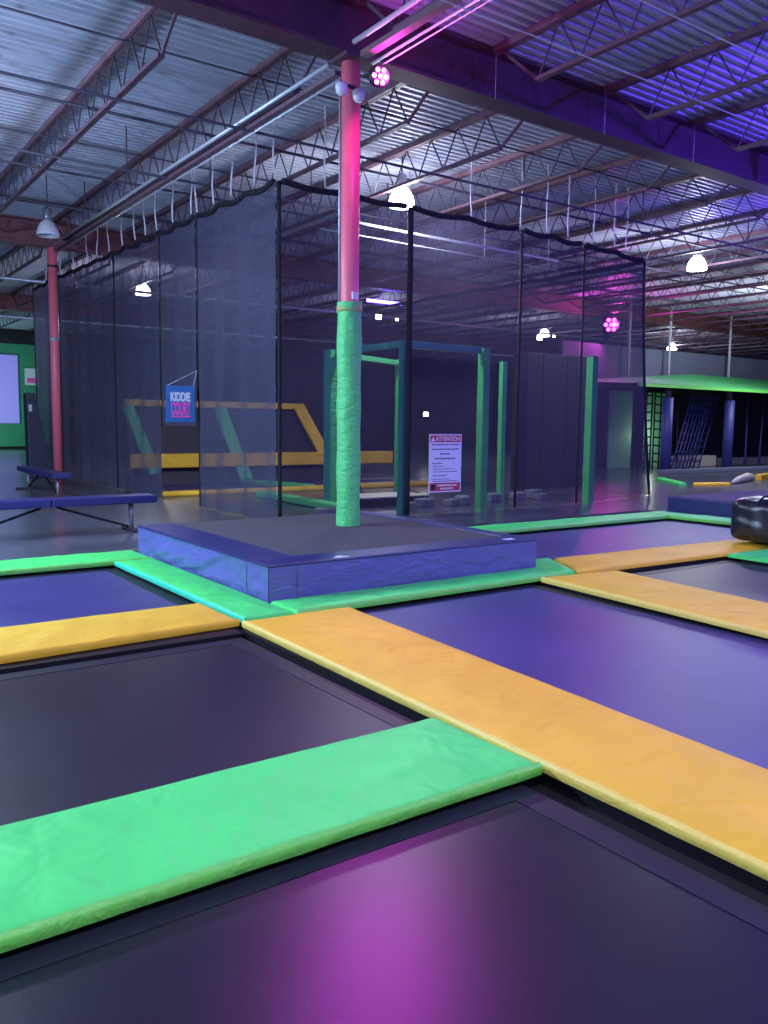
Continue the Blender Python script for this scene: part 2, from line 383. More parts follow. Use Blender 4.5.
# ------------------------------------------------------------------ trampoline court
def pad(name, c, m, label, z0=-.022, z1=.022, amp=.006, seed=0, group=None, trims=(), trim_m=None):
    """soft vinyl pad over the quad c = (p0,p1,p2,p3): p0->p1 along its length"""
    P = [Vector((a,b,0)) for a,b in c]
    Lu = ((P[1]-P[0]).length+(P[2]-P[3]).length)/2; Lv = ((P[3]-P[0]).length+(P[2]-P[1]).length)/2
    def ring(L):
        n = max(4, int(L/.05)); o = [(0,0),(0,.62),(.008,.86),(.022,.97)]
        o += [(.045+(L-.09)*i/n, 1) for i in range(n+1)]
        return o + [(L-d, h) for d, h in ((.022,.97),(.008,.86),(0,.62),(0,0))]
    ru, rv = ring(Lu), ring(Lv); v = []; fc = []
    for (dv, hv) in rv:
        for (du, hu) in ru:
            a, b = du/Lu, dv/Lv
            p = (P[0]*(1-a)+P[1]*a)*(1-b) + (P[3]*(1-a)+P[2]*a)*b
            h = min(hu, hv); z = z0+(z1-z0)*h
            cr = (1-abs(noise.noise((p.x*1.7+p.y*2.6+seed*3, p.y*.9-p.x*.5, 5.5))))**9*.013 + (1-abs(noise.noise((p.x*2.8-p.y*1.9+seed, p.y*1.3+p.x*.4, 8.5))))**12*.010
            w = cr + noise.noise((p.x*2.1+seed, p.y*2.1, seed*.7))*amp + abs(noise.noise((p.x*1.3+p.y*2.4+seed, p.y*.7-p.x*1.1, 3.1)))*amp*1.2
            e = min(du, Lu-du, dv, Lv-dv)
            z += w*min(1, e/.12) + .010*min(1, e/.25)
            q = noise.noise((p.x*3.3+seed*2, p.y*3.3, 9.1))*.006*(1 if h < 1 else 0)
            v.append((p.x+q, p.y+q, z))
    nu = len(ru)
    fc = [(j*nu+i, j*nu+i+1, (j+1)*nu+i+1, (j+1)*nu+i) for j in range(len(rv)-1) for i in range(nu-1)]
    o = MB().add(v, fc, True).build(name, m)
    tag(o, label, 'pad', group)
    for (i, j) in trims:
        a, b = P[i], P[j]; d = (b-a); L = d.length; d.normalize(); nrm = Vector((d.y,-d.x,0)); cen = sum(P, Vector())/4
        if nrm.dot(cen-a) > 0: nrm = -nrm
        n = int(L/.05)
        def fn(u, w_):
            p = a + d*L*u
            k = noise.noise((p.x*6+seed, p.y*6, 1.7))
            off = .003+.006*math.sin(PI*w_)+.004*k; z = z0-.004 + (z1-z0+.010)*w_ + .004*k*w_
            if w_ > .99: off = -.012
            q = p + nrm*off; return (q.x, q.y, z)
        MB().grid(n, 6, fn).build('edge_band', trim_m, o)['label'] = 'lighter stitched edge band'
    return o
YG = 'yellow trampoline pads'; GG = 'green trampoline pads'
pad('trampoline_pad', ((-4,2.475),(2.615,2.445),(2.60,3.18),(-4,3.19)), M['green'], 'wide bright green pad across the front, nearest to the camera', seed=1, group=GG, trims=((0,1),), trim_m=M['green_trim'])
pad('trampoline_pad', ((2.57,-2),(2.69,5.56),(3.645,5.56),(3.17,-2)), M['yellow'], 'long yellow pad running diagonally from the blue platform to the right edge', seed=2, group=YG, trims=((0,1),), trim_m=M['yellow_trim'])
pad('trampoline_pad', ((-4,5.28),(2.685,5.61),(2.685,6.34),(-4,6.33)), M['yellow'], 'yellow pad at the left, between the dark bed and the blue bed', seed=3, group=YG, trims=((0,1),), trim_m=M['yellow'])
pad('trampoline_pad', ((2.74,8.71),(2.74,5.63),(3.165,5.63),(3.165,8.71)), M['green'], 'green pad along the lit left side of the blue platform', seed=4, group=GG, trims=((0,1),), trim_m=mat('cyan_lit_trim_vinyl', (.05,.72,.42), .4))  # green trim tinted aqua: the cyan side light is in its colour
pad('trampoline_pad', ((-4,8.70),(3.165,8.76),(3.165,9.41),(-4,9.38)), M['green'], 'green pad at the far left in front of the picnic benches', seed=5, group=GG, trims=((0,1),), trim_m=M['green_trim'])
pad('trampoline_pad', ((3.20,5.63),(6.34,5.67),(6.34,6.08),(3.20,6.08)), M['green'], 'green pad along the front side of the blue platform', seed=6, group=GG, trims=((0,1),), trim_m=M['green_trim'])
pad('trampoline_pad', ((6.37,5.69),(6.49,5.69),(6.93,6.46),(6.37,6.46)), M['green'], 'green pad tucked against the right end of the blue platform', seed=7, group=GG)
pad('trampoline_pad', ((5.36,-1.5),(5.93,5.62),(6.90,5.50),(6.22,-1.5)), M['yellow'], 'yellow pad running toward the right edge beyond the purple bed', seed=8, group=YG, trims=((0,1),), trim_m=M['yellow_trim'])
pad('trampoline_pad', ((6.50,5.66),(11.93,5.46),(11.93,6.10),(6.96,6.40)), M['yellow'], 'yellow pad under the black vinyl block at the right', seed=9, group=YG)
pad('trampoline_pad', ((8.95,5.52),(8.9,-1.5),(9.75,-1.5),(9.85,5.50)), M['green'], 'green pad in front of the black vinyl block at the right edge', seed=10, group=GG)
pad('trampoline_pad', ((6.96,8.50),(11.92,8.48),(11.92,9.06),(6.96,9.08)), M['green'], 'narrow green pad along the far side, before the front net', seed=11, group=GG, trims=((0,1),), trim_m=M['green_trim'])
pad('trampoline_pad', ((11.96,9.06),(11.96,-1.5),(12.52,-1.5),(12.56,9.06)), M['green'], 'narrow green pad beside the dark blue platform at the right', seed=12, group=GG, trims=((0,1),), trim_m=M['green_trim'])

fr = MB()
for (x0,x1,y0,y1) in ((-4,2.55,2.52,3.10),(2.66,3.12,-2,5.5),(-4,2.62,5.42,6.24),(2.80,3.12,5.7,8.68),(-4,3.12,8.80,9.36),(3.22,6.3,5.75,6.06),(6.4,6.86,5.8,8.95),(5.95,6.2,-1.5,5.4),(7.0,11.9,5.6,6.0),(9.03,9.7,-1.5,5.4),(7.0,11.9,8.58,9.0),(12.04,12.46,-1.5,9.0)):
    fr.box(x0,x1,y0,y1,-.10,-.03)
tag(fr.build('floor_frame', M['black']), kind='structure')

def bed(x0, x1, y0, y1, m, label):
    t = thing('trampoline', ((x0+x1)/2,(y0+y1)/2,-.09), label, 'trampoline', 'trampoline beds')
    cxm, cym = (x0+x1)/2, (y0+y1)/2
    b = .13
    MB().grid(24, 24, lambda u, v: (x0+b+(x1-x0-2*b)*u, y0+b+(y1-y0-2*b)*v, -.058-.014*math.sin(PI*u)*math.sin(PI*v))).build('bed', m, t)
    w = MB()
    for (a0,a1,c0,c1) in ((x0,x1,y0,y0+b),(x0,x1,y1-b,y1),(x0,x0+b,y0+b,y1-b),(x1-b,x1,y0+b,y1-b)): w.box(a0,a1,c0,c1,-.085,-.055)
    w.build('border', M['border'], t)
    return t
bed(-4,2.52,-2,2.50,M['bed_glossy'],'dark trampoline bed nearest the camera, with the pink reflection')
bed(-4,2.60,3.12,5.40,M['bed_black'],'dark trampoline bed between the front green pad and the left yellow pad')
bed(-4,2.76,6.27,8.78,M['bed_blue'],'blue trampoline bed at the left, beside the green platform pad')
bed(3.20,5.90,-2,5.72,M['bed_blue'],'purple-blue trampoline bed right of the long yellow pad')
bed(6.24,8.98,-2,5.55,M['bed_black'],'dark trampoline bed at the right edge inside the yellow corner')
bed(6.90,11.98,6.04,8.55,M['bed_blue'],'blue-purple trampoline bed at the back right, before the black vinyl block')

# ------------------------------------------------------------------ blue platform
PX0, PX1, PY0, PY1, PZ = 3.19, 6.34, 6.10, 9.27, .31
def vin(fn, nu, nv, name, parent, m): return MB().grid(nu, nv, fn).build(name, m, parent)
t = thing('platform', (4.76,7.68,0), 'square blue vinyl platform with a grey carpet top around the column', 'platform')
MB().box(PX0+.03,PX1-.03,PY0+.03,PY1-.03,.0,PZ-.03).build('core', M['navy'], t)
def side_x(ya, yb, s):
    def fn(u, v):
        y = ya+(yb-ya)*u; e = math.sin(PI*min(1,max(0,u)))*math.sin(PI*v)
        w = .065*noise.noise((y*1.7+s, v*1.5+y*.5, s))+.035*noise.noise((y*3.4+v*2.6, v*1.8, s+4))
        return (PX0 - .004 - max(-.02, w)*min(1,e*2.5) - .006*e, y, .004+(PZ-.004)*v)
    return fn
def side_y(xa, xb, s):
    def fn(u, v):
        x = xa+(xb-xa)*u; e = math.sin(PI*min(1,max(0,u)))*math.sin(PI*v)
        w = .010*noise.noise((x*2.2+s, v*1.6, s))+.006*noise.noise((x*5+v*3, v*2.2, s+4))
        return (x, PY0 - .004 - max(-.02, w)*min(1,e*2.5) - .004*e, .004+(PZ-.004)*v)
    return fn
vin(side_x(PY1, PY0+.40, 1), 90, 14, 'side_panel', t, M['blue_vinyl'])
vin(side_x(PY0+.39, PY0, 5), 20, 14, 'side_panel', t, M['blue_vinyl'])
vin(side_y(PX0, PX0+.27, 2), 20, 14, 'side_panel', t, M['blue_vinyl'])
vin(side_y(PX0+.275, PX1, 7), 90, 14, 'side_panel', t, M['blue_vinyl'])
MB().box(PX1-.01,PX1+.005,PY0,PY1,.004,PZ-.01).build('side_panel', M['blue_vinyl'], t)
MB().box(PX0,PX1,PY1-.01,PY1+.005,.004,PZ-.01).build('side_panel', M['blue_vinyl'], t)
MB().box(PX0-.012,PX0+.42,PY0+.33,PY1+.01,PZ-.015,PZ+.012).build('top_border', M['navy'], t, .012)
MB().box(PX0-.012,PX1+.012,PY0-.012,PY0+.325,PZ-.015,PZ+.012).build('top_border', M['navy'], t, .012)
MB().box(PX1-.20,PX1+.012,PY0+.33,PY1+.01,PZ-.015,PZ+.012).build('top_border', M['navy'], t, .012)
MB().box(PX0+.425,PX1-.205,PY0+.33,PY1,PZ-.03,PZ+.004).build('carpet_top', M['carpet'], t)
lg = MB()
for (x,y,w,h) in ((3.86,6.12,.16,.03),(3.89,6.155,.10,.022),(3.92,6.185,.05,.02)): lg.box(x,x+w,y,y+h,PZ+.0122,PZ+.0135)
lg.build('sticker', M['white'], t)
MB().box(5.98,6.10,6.16,6.24,PZ+.0122,PZ+.0135).build('sticker', M['white'], t)

# right dark blue platform
t = thing('platform', (14.3,6.3,0), 'dark blue vinyl platform at the right edge behind the black block', 'platform')
MB().box(12.62,16.5,3.2,9.0,0,.27).build('body', M['navy'], t, .02)
MB().box(12.64,16.48,3.22,8.98,.271,.285).build('carpet_top', mat('mauve_carpet', (.11,.10,.15), .95, spec=.1, var=.3, vscale=80), t)

# black inflatable block
t = thing('vinyl_block', (10.25,5.60,.062), 'black shiny puffed vinyl block sitting on the yellow pad at the right edge', 'block')
def blob():
    bm = bmesh.new(); bmesh.ops.create_cube(bm, size=1); bmesh.ops.subdivide_edges(bm, edges=bm.edges[:], cuts=14, use_grid_fill=True)
    for v in bm.verts:
        p = v.co*2; q = Vector(p); m_ = (abs(p.x)**5+abs(p.y)**5+abs(p.z)**5)**(1/5); q = p/m_
        q += q.normalized()*(.05*noise.noise(q*2.3+Vector((3,1,5)))+.02*noise.noise(q*6))
        v.co = q
    me = bpy.data.meshes.new('body'); bm.to_mesh(me); bm.free()
    for pl in me.polygons: pl.use_smooth = True
    me.materials.append(M['bag']); o = bpy.data.objects.new('body', me); col.objects.link(o); return o
o = blob(); o.parent = t; o.location = (0,0,.285); o.scale = (.60,.44,.285)
s = MB().tube([(-.50,.03,.53),(-.45,0,.59),(-.3,-.05,.60),(-.2,-.02,.56)], .014, 8).build('handle', M['black'], t, loc=(0,0,0))
MB().tube([(-.2,-.455,.05),(-.22,-.47,.25),(-.2,-.45,.46)], .008, 6).build('seam_piping', M['black'], t, loc=(0,0,0))

# ------------------------------------------------------------------ picnic benches
def bench(loc, rot, L, label, splits=True, feet=True):
    t = thing('bench', loc, label, 'bench', 'navy benches'); t.rotation_euler = (0,0,rot)
    nseg = 2 if splits else 1; s = L/nseg
    for k in range(nseg):
        MB().box(-L/2+k*s+.004, -L/2+(k+1)*s-.004, -.17, .17, .385, .49).build('seat', M['navy'], t, .015, loc=(0,0,0))
    for sx in (-1,1):
        x = sx*(L/2-.32)
        MB().tube([(x,0,.03),(x,0,.385)], .035, 12).build('leg', M['metal'], t, loc=(0,0,0))
        MB().box(x-.05,x+.05,-.26,.26,0,.04).build('foot', M['steel_dark'], t, .01, loc=(0,0,0))
        MB().bar((x-sx*.04,0,.06),(x-sx*.98,0,.37),.03,.03).build('brace', M['black'], t, loc=(0,0,0))
    return t
bench((2.70,11.25,0), math.radians(1.0), 2.8, 'long navy bench in front at the left edge, standing across the dark floor')
bench((4.22,18.05,0), math.radians(90), 3.1, 'shorter looking navy bench behind it, next to the far red pole', splits=False)

# ------------------------------------------------------------------ netting
NT = 4.90
SEAMS = []
def net_panel(name, p0, p1, label, z0=.02, zt0=NT, zt1=NT, fold=.05, freq=3.0, seed=0, m='net', flare=None, flare0=None, trim=.06, seam0=True, seam_r=.018, rope=True, pull=0, group='black safety net panels'):
    """hanging panel from plan point p0 to p1; child ropes at its edges"""
    a = Vector((*p0,0)); b = Vector((*p1,0)); d = b-a; L = d.length; d.normalize(); nrm = Vector((d.y,-d.x,0))
    b -= d*trim; L -= trim
    nu = max(16, int(L*14)); 
    def fn(u, v):
        zt = zt0+(zt1-zt0)*u - .05*abs(math.sin(PI*u*max(1,round(L/1.0))))
        z = z0+(zt-z0)*v
        e = min(1, 6*u, 6*(1-u)) if fold < .12 else min(1, 8*u, 8*(1-u))
        off = fold*e*(.55*math.sin(u*L*freq*2+seed) + .45*noise.noise((u*L*freq, z*.22, seed))) * (.35+.65*(1-v)**.5)
        off += .05*noise.noise((u*L*.8, z*.8, seed+3))*min(1,4*u,4*(1-u))
        p = a + d*L*u + nrm*off
        if pull: p += d*pull*u*(1-v)**2.0
        if flare0: p += Vector((flare0[0],flare0[1],0))*((1-u)**14)*((1-v)**1.6)
        if flare: p += Vector((flare[0],flare[1],0))*(u**1.5)*((1-v)**1.6)
        return (p.x, p.y, z)
    t = MB().grid(nu, 30, fn).build(name, M[m]); tag(t, label, 'net', group)
    if rope:
        MB().tube([Vector(fn(.5+(i/24-.5)*(1-.10/L),1))+Vector((0,0,.02)) for i in range(25)], .045, 8).build('top_rope', M['rope'], t)
    if seam0:
        MB().tube([fn(0,i/12) for i in range(13)], seam_r, 6).build('seam_rope', M['rope'], t)
    return t, fn
NY = 10.8; NX = 5.84
net_panel('hanging_net', (NX,NY), (7.05,NY), 'front net panel just left of the green padded column, at the net corner', seed=1, fold=.07, seam_r=.035)
net_panel('hanging_net', (7.05,NY), (8.19,NY), 'front net panel right behind the green padded column', seed=2, fold=.06, seam_r=.014)
net_panel('hanging_net', (8.19,NY), (10.64,NY), 'front net panel behind the white attention poster', seed=3, fold=.02, seam_r=.05)
net_panel('hanging_net', (10.64,NY), (12.28,NY), 'front net panel before the tall dark wall pad', seed=4, fold=.02, seam_r=.026, zt1=4.86)
t_, fnr = net_panel('hanging_net', (12.28,NY), (14.1,NY), 'rightmost front net panel, flaring out at its bottom corner', seed=5, fold=.08, zt0=4.86, zt1=4.78, flare=(1.35,.65), seam_r=.02)
MB().tube([fnr(1,i/12) for i in range(13)], .03, 6).build('edge_rope', M['rope'], t_)
net_panel('hanging_net', (14.1,NY+.05), (14.1,26), 'net panel closing the right end of the netted court', seed=6, fold=.05, zt0=4.78, zt1=4.9, flare0=(1.40,.68), seam0=False)
# left face, front to back
net_panel('hanging_net', (NX,13.72), (NX,NY+.05), 'draped left net panel between the doorway and the net corner', seed=7, fold=.10, freq=3.4, m='net_left', zt0=4.97, zt1=4.92, pull=0)
net_panel('hanging_net', (NX,15.48), (NX,13.75), 'short net panel above the doorway, carrying the blue sign', z0=1.42, seed=8, fold=.08, m='net_left', zt0=4.99, zt1=4.97)
net_panel('hanging_net', (NX,18.2), (NX,15.5), 'left net panel beyond the doorway', seed=9, fold=.10, m='net_left', zt0=5.05, zt1=4.99, seam_r=.025)
net_panel('hanging_net', (NX,22.6), (NX,18.23), 'left net panel beside the far red pole', seed=10, fold=.10, m='net_left', zt0=5.15, zt1=5.05)
net_panel('hanging_net', (NX,25.3), (NX,22.63), 'last left net panel, furthest back beside the dark slab', seed=11, fold=.10, m='net_left', zt0=5.15, zt1=5.15)

def strap(x, y, z0, label, wob, group):
    pts = [(x+.02*math.sin(i*.9+wob)*(i/8), y+.05*wob*math.sin(PI*i/8)*.5, 6.11-(6.11-z0)*i/8) for i in range(9)]
    o = MB().tube(pts, .013, 6).build('hanging_strap', M['strap'], None); tag(o, label, 'strap', group)
xs = (6.6,7.2,9.45,10.6,11.25,11.8,12.5,13.1,13.45)
for i, x in enumerate(xs):
    strap(x, NY, NT+.04-.0, 'white strap holding up the front net, %s from the net corner' % ORD[i+1], random.uniform(-1,1), 'white straps over the front net')
ys = (10.95,11.55,12.35,13.05,13.75,13.95,14.8,15.65,16.25,16.85,17.6,18.5,19.3,20.1,21.2,22.4,23.8)
for i, y in enumerate(ys):
    strap(NX, y, 4.99+.021*(y-11), 'white strap holding up the left net, %s from the net corner' % ORD[i+1], random.uniform(-1.6,1.6), 'white straps over the left net')

# ------------------------------------------------------------------ text helper
def text_mesh(txt, size, sx=1, bold=0):
    c = bpy.data.curves.new('txt', 'FONT'); c.body = txt; c.size = size; c.extrude = .0015; c.align_x = 'CENTER'; c.align_y = 'CENTER'; c.offset = bold
    o = bpy.data.objects.new('txt', c); col.objects.link(o); bpy.context.view_layer.update()
    me = bpy.data.meshes.new_from_object(o.evaluated_get(bpy.context.evaluated_depsgraph_get())); bpy.data.objects.remove(o)
    xs_ = [v.co.x for v in me.vertices]; ys_ = [v.co.y for v in me.vertices]
    return me, max(xs_)-min(xs_), max(ys_)-min(ys_), (max(xs_)+min(xs_))/2, (max(ys_)+min(ys_))/2
def letter(txt, w, h, x, z, y, m, parent, bold=0):
    """lettering of width w, height h centred at (x,z) on a board that faces -y"""
    me, tw, th, mx, mz = text_mesh(txt, .1, bold=bold)
    for v in me.vertices:
        a, b, c = v.co; v.co = (x+(a-mx)*w/tw, y-c, z+(b-mz)*h/th)
    me.materials.clear(); me.materials.append(m)
    o = bpy.data.objects.new('lettering', me); col.objects.link(o); o.parent = parent; return o

# KIDDIE COURT sign, hung above the doorway
sg = t = thing('hanging_sign', (5.47,13.64,1.80), 'blue hanging sign reading KIDDIE COURT above the net doorway', 'sign')
MB().box(-.275,.275,-.008,.008,-.33,.33).build('board', M['sign_blue'], t, loc=(0,0,0))
letter('KIDDIE', .38, .165, 0, .13, -.0095, M['white'], t, .004)
letter('COURT', .37, .24, 0, -.085, -.0095, M['sign_pink'], t, .003)
MB().box(-.185,.185,-.0105,-.009,-.245,-.215).build('underline', M['sign_pink'], t, loc=(0,0,0))
for sx in (-.25,.25): MB().tube([(sx,0,.33),(.33,.0,.62)], .005, 6).build('cord', M['strap'], t, loc=(0,0,0))
sg.scale = (.925,.925,.925)
# ATTENTION poster on the front net
px, pw, pz0, pz1 = 8.94, .70, .37, 1.34
t = thing('hanging_poster', (px,NY-.06,(pz0+pz1)/2), 'white attention poster with red bands hanging on the front net', 'poster')
hh = (pz1-pz0)/2
MB().box(-pw/2,pw/2,-.004,.004,-hh,hh).build('sheet', M['white'], t, loc=(0,0,0))
MB().box(-pw/2+.02,pw/2-.02,-.0055,-.004,hh-.135,hh-.02).build('header_band', M['sign_red'], t, loc=(0,0,0))
MB().box(-pw/2+.02,pw/2-.02,-.0055,-.004,-hh+.02,-hh+.155).build('footer_band', M['sign_red'], t, loc=(0,0,0))
letter('ATTENTION', .52, .075, .045, hh-.078, -.0062, M['white'], t, .002)
MB().add([(-.315,-.0065,hh-.12),(-.225,-.0065,hh-.12),(-.27,-.0065,hh-.04)], [(0,1,2)]).build('warning_triangle', M['white'], t, loc=(0,0,0))
MB().lathe([(.0,0),(.05,0)], 20, (0,0,0), cap=False).build('stop_mark', M['housing'], t, loc=(-.26,-.0065,-hh+.088)).rotation_euler = (PI/2,0,0)
for (x0,x1,z,h) in ((-.30,.30,.31,.022),(-.29,.30,.235,.022),(-.12,.10,.155,.026),(-.23,.22,.08,.026),(-.28,-.07,0,.018),(-.26,-.05,-.05,.014),(-.26,.22,-.095,.014),(-.26,.26,-.14,.014),(-.26,.05,-.205,.018),(-.27,.10,-.265,.014),(-.26,.28,-.30,.014),(-.26,.0,-.335,.014)): 
    x = x0
    ln = MB()
    while x < x1:
        w = random.uniform(.02,.06); ln.box(x,min(x+w,x1),-.0055,-.004,z-h/2,z+h/2); x += w+.012
    ln.build('text_line', M['ink'], t, loc=(0,0,0))
for (x0,x1,z) in ((-.17,.27,-hh+.115),(-.10,.18,-hh+.06)):
    x = x0
    fl = MB()
    while x < x1: fl.box(x,min(x+.045,x1),-.0068,-.0055,z-.014,z+.014); x += .055
    fl.build('text_line', M['white'], t, loc=(0,0,0))

# ------------------------------------------------------------------ inside the nets: box frame, posts, blocks
def gpost(x, y, h, label, m='green_pad', w=.21, z0=0, side=None):
    t = thing('padded_post', (x,y,z0), label, 'post', 'green padded posts behind the net')
    def fn(u, v):
        a = u*4; k = int(min(a,3.999)); q = a-k; c = ((-1,-1),(1,-1),(1,1),(-1,1),(-1,-1)); A_, B_ = c[k], c[k+1]
        z = z0+h*v; s_ = w/2*(1+.05*noise.noise((u*9+x, z*6, y)))
        return (x+(A_[0]+(B_[0]-A_[0])*q)*s_, y+(A_[1]+(B_[1]-A_[1])*q)*s_, z)
    MB().grid(32, 50, fn).build('padding', M[m], t)
    if side: MB().box(x-w/2-.02,x-w/2-.003,y-w/2,y+w/2,z0,z0+h).build('side_pad', M[side], t)
    MB().box(x-w/2,x+w/2,y-w/2,y+w/2,z0+h,z0+h+.02).build('cap', M['teal_pad'], t)
    return t
gpost(8.25,11.0,2.84,'teal padded post at the near box frame corner, behind the black net pole', m='teal_pad', w=.13)
gpost(9.98,10.98,2.82,'green padded post right of the attention poster', w=.15)
gpost(7.97,12.75,2.78,'green padded post mostly hidden by the wrapped column', side='teal_pad')
gpost(10.02,13.45,2.76,'green padded post at the rear of the box frame, left of the near corner', w=.18)
gpost(11.7,12.3,2.75,'slim green padded post left of the dark wall pad', w=.11)
gpost(12.82,10.98,2.83,'green padded post at the right in front of the dark wall pad', w=.16)
def crossbar(a, b, label, m='green_pad'):
    tag(MB().bar(a, b, .12, .10).build('hanging_crossbar', M[m], None, .01), label, 'crossbar', 'crossbars of the green box frame')
crossbar((8.10,12.9,2.74),(9.90,13.42,2.70),'green crossbar at the rear of the box frame')
crossbar((8.24,11.1,2.80),(7.98,12.62,2.74),'teal crossbar running back from the near corner post', 'teal_pad')
crossbar((8.34,10.98,2.80),(9.88,10.98,2.79),'teal crossbar above the attention poster', 'teal_pad')
tag(MB().bar((7.62,11.85,.07),(7.72,15.05,.07),.28,.12).build('floor_pad', M['green_pad'], None, .03), 'green pad lying on the floor behind the draped net', 'pad')
# curved trampoline wall
t = thing('trampoline_wall', (9,18,0), 'sloping trampoline wall with yellow bands seen through the left net', 'trampoline')
MB().box(6.0,13.5,15.95,16.2,0,.10).build('front_pad', M['yellow'], t, .03)
MB().box(6.25,13.5,16.2,18.5,0,.03).build('floor_bed', M['bed_blue'], t)
MB().grid(6,12,lambda u,v:(6.3+(11.4-6.3)*u-.5*v*u, 18.5+.65*v, .03+1.95*v)).build('sloped_bed', M['dark_pad'], t)
MB().box(6.2,13.5,18.45,18.62,.43,.76).build('middle_band', M['yellow'], t, .03)
MB().box(6.3,10.95,19.0,19.2,1.84,2.0).build('top_band', M['yellow'], t, .03)
MB().bar((10.82,19.0,1.95),(11.38,18.62,.72),.30,.10,(0,-1,0)).build('slanted_band', M['yellow'], t, .02)
MB().bar((6.35,19.02,1.85),(6.78,18.45,.3),.26,.10,(0,-1,0)).build('divider_pad', M['green_pad'], t, .02)
MB().bar((8.62,19.02,1.85),(9.05,18.42,.10),.32,.10,(0,-1,0)).bar((9.05,18.45,.07),(9.55,16.2,.07),.30,.10).build('divider_pad', M['green_pad'], t, .02)
# dark wall pad
t = thing('wall_pad_frame', (15,14,0), 'tall dark padded wall behind the right green posts', 'padded wall')
for k in range(3):
    MB().box(13.80+.83*k,13.80+.83*(k+1)-.015,14,14.18,.0,3.2).build('wall_pad', M['dark_pad'], t, .02)
blk = ((9.30,11.75,.30),(9.9,11.72,.24),(10.25,11.8,.28),(10.55,12.15,.26),(11.2,12.0,.30),(11.95,12.05,.28),(12.35,11.8,.24),(12.55,12.2,.32),(8.75,11.5,.26),(7.3,11.6,.20),(6.95,11.45,.24))
for i, (x,y,s_) in enumerate(blk):
    o = MB().box(-s_/2,s_/2,-s_*.4,s_*.4,0,s_*.55).build('foam_block', M['foam'], None, .02, loc=(x,y,.0)); o.rotation_euler = (0,0,random.uniform(0,1.5))
    lab = ('grey foam block lying behind the net, %s in the row from the attention poster' % ORD[i+1]) if i < 8 else ('grey foam block at the foot of the near teal corner post','grey foam block behind the draped net, right of the wrapped net bottom','grey foam block right in the net corner, behind the platform')[i-8]
    tag(o, lab, 'foam block', 'grey foam blocks behind the net')
t = thing('balance_mat', (9.0,13.0,0), 'cream topped low mat inside the box frame', 'mat')
MB().box(8.25,9.75,12.15,12.95,0,.16).build('base', M['housing'], t, .02); MB().box(8.25,9.75,12.15,12.95,.161,.19).build('top', M['cream'], t, .01)
t = thing('folding_stand', (8.5,13.6,0), 'thin black A-shaped stand behind the wrapped column', 'stand')
for (dx,dy) in ((-.35,-.1),(.32,-.1),(0,.4)): MB().tube([(9.1+dx,14+dy,0),(9.1,14,1.35)], .014, 6).build('leg', M['black'], t)
# lamps and light bars deep inside
t = thing('led_ceiling_bar', (15.6,22,5.28), 'long blue LED bar glowing through the net beside the column', 'light bar')
MB().box(14.93,16.35,21.95,22.12,5.25,5.42).build('housing', M['housing'], t)
MB().box(14.95,16.33,21.93,21.95,5.30,5.40).build('led_strip', M['led_blue'], t); MB().box(15.0,16.3,21.915,21.93,5.33,5.36).build('led_row', M['led_white'], t)
def small_lamp(loc, label, w=.3):
    t = thing('ceiling_floodlight', loc, label, 'floodlight', 'small floodlights deep inside')
    x,y,z = loc
    MB().box(x-w/2,x+w/2,y,y+.1,z-w*.35,z+w*.35).build('housing', M['housing'], t, .02); MB().box(x-w*.4,x+w*.4,y-.012,y,z-w*.27,z+w*.27).build('lens', M['bulb_glow'], t)
small_lamp((15.45,22,4.88),'white floodlight just under the blue LED bar', .26)
small_lamp((16.4,22.3,4.9),'smaller white floodlight right of the one under the blue bar', .13)
small_lamp((22.2,21.5,4.65),'white floodlight glowing through the right front net', .30)
small_lamp((24.0,22.5,4.9),'small warm floodlight left of the far pink light', .14)
small_lamp((20.6,26.0,1.9),'low white floodlight seen above the attention poster', .28)
# high truss/duct pieces lit behind the net
t = thing('ceiling_duct', (12,16.5,4.9), 'pale horizontal pipe pair lit by the lamp above the front net', 'pipe')
MB().tube([(8.0,12.6,5.03),(13.5,12.6,4.98)], .028, 8).build('pipe_run', M['strap'], t); MB().tube([(7.6,12.6,4.82),(13.5,12.6,4.78)], .014, 8).build('pipe_run', M['strap'], t)
for x in (9.5,11.4,13.2): MB().tube([(x,12.6,4.78),(x,12.6,6.1)], .010, 6).build('hanger', M['strap'], t)

# ------------------------------------------------------------------ far left
tag(MB().box(4.6,9.72,45.85,45.95,1.32,4.78).build('screen_frame_panel', M['screen'], None, .03), 'big lavender projection screen on the far green wall', 'screen')
t = thing('wall_poster_frame', (10.3,45.9,3.7), 'small pink and white poster on the far green wall', 'poster')
MB().box(10.05,10.75,45.9,45.95,3.3,4.15).build('sheet', M['white'], t); MB().box(10.15,10.65,45.88,45.9,3.4,3.65).build('print', M['sign_pink'], t)
t = thing('dark_slab', (5.3,23.2,0), 'tall dark slanted slab standing at the far end of the left net', 'slab')
MB().add([(5.08,23,0),(5.68,23,0),(5.27,23,2.2),(5.06,23,2.2),(5.08,23.4,0),(5.68,23.4,0),(5.27,23.4,2.2),(5.06,23.4,2.2)], [(0,1,2,3),(7,6,5,4),(0,4,5,1),(1,5,6,2),(2,6,7,3),(3,7,4,0)]).build('body', M['slab'], t, .02)
MB().box(5.10,5.18,22.98,23.0,1.72,1.90).build('label_plate', M['white'], t)

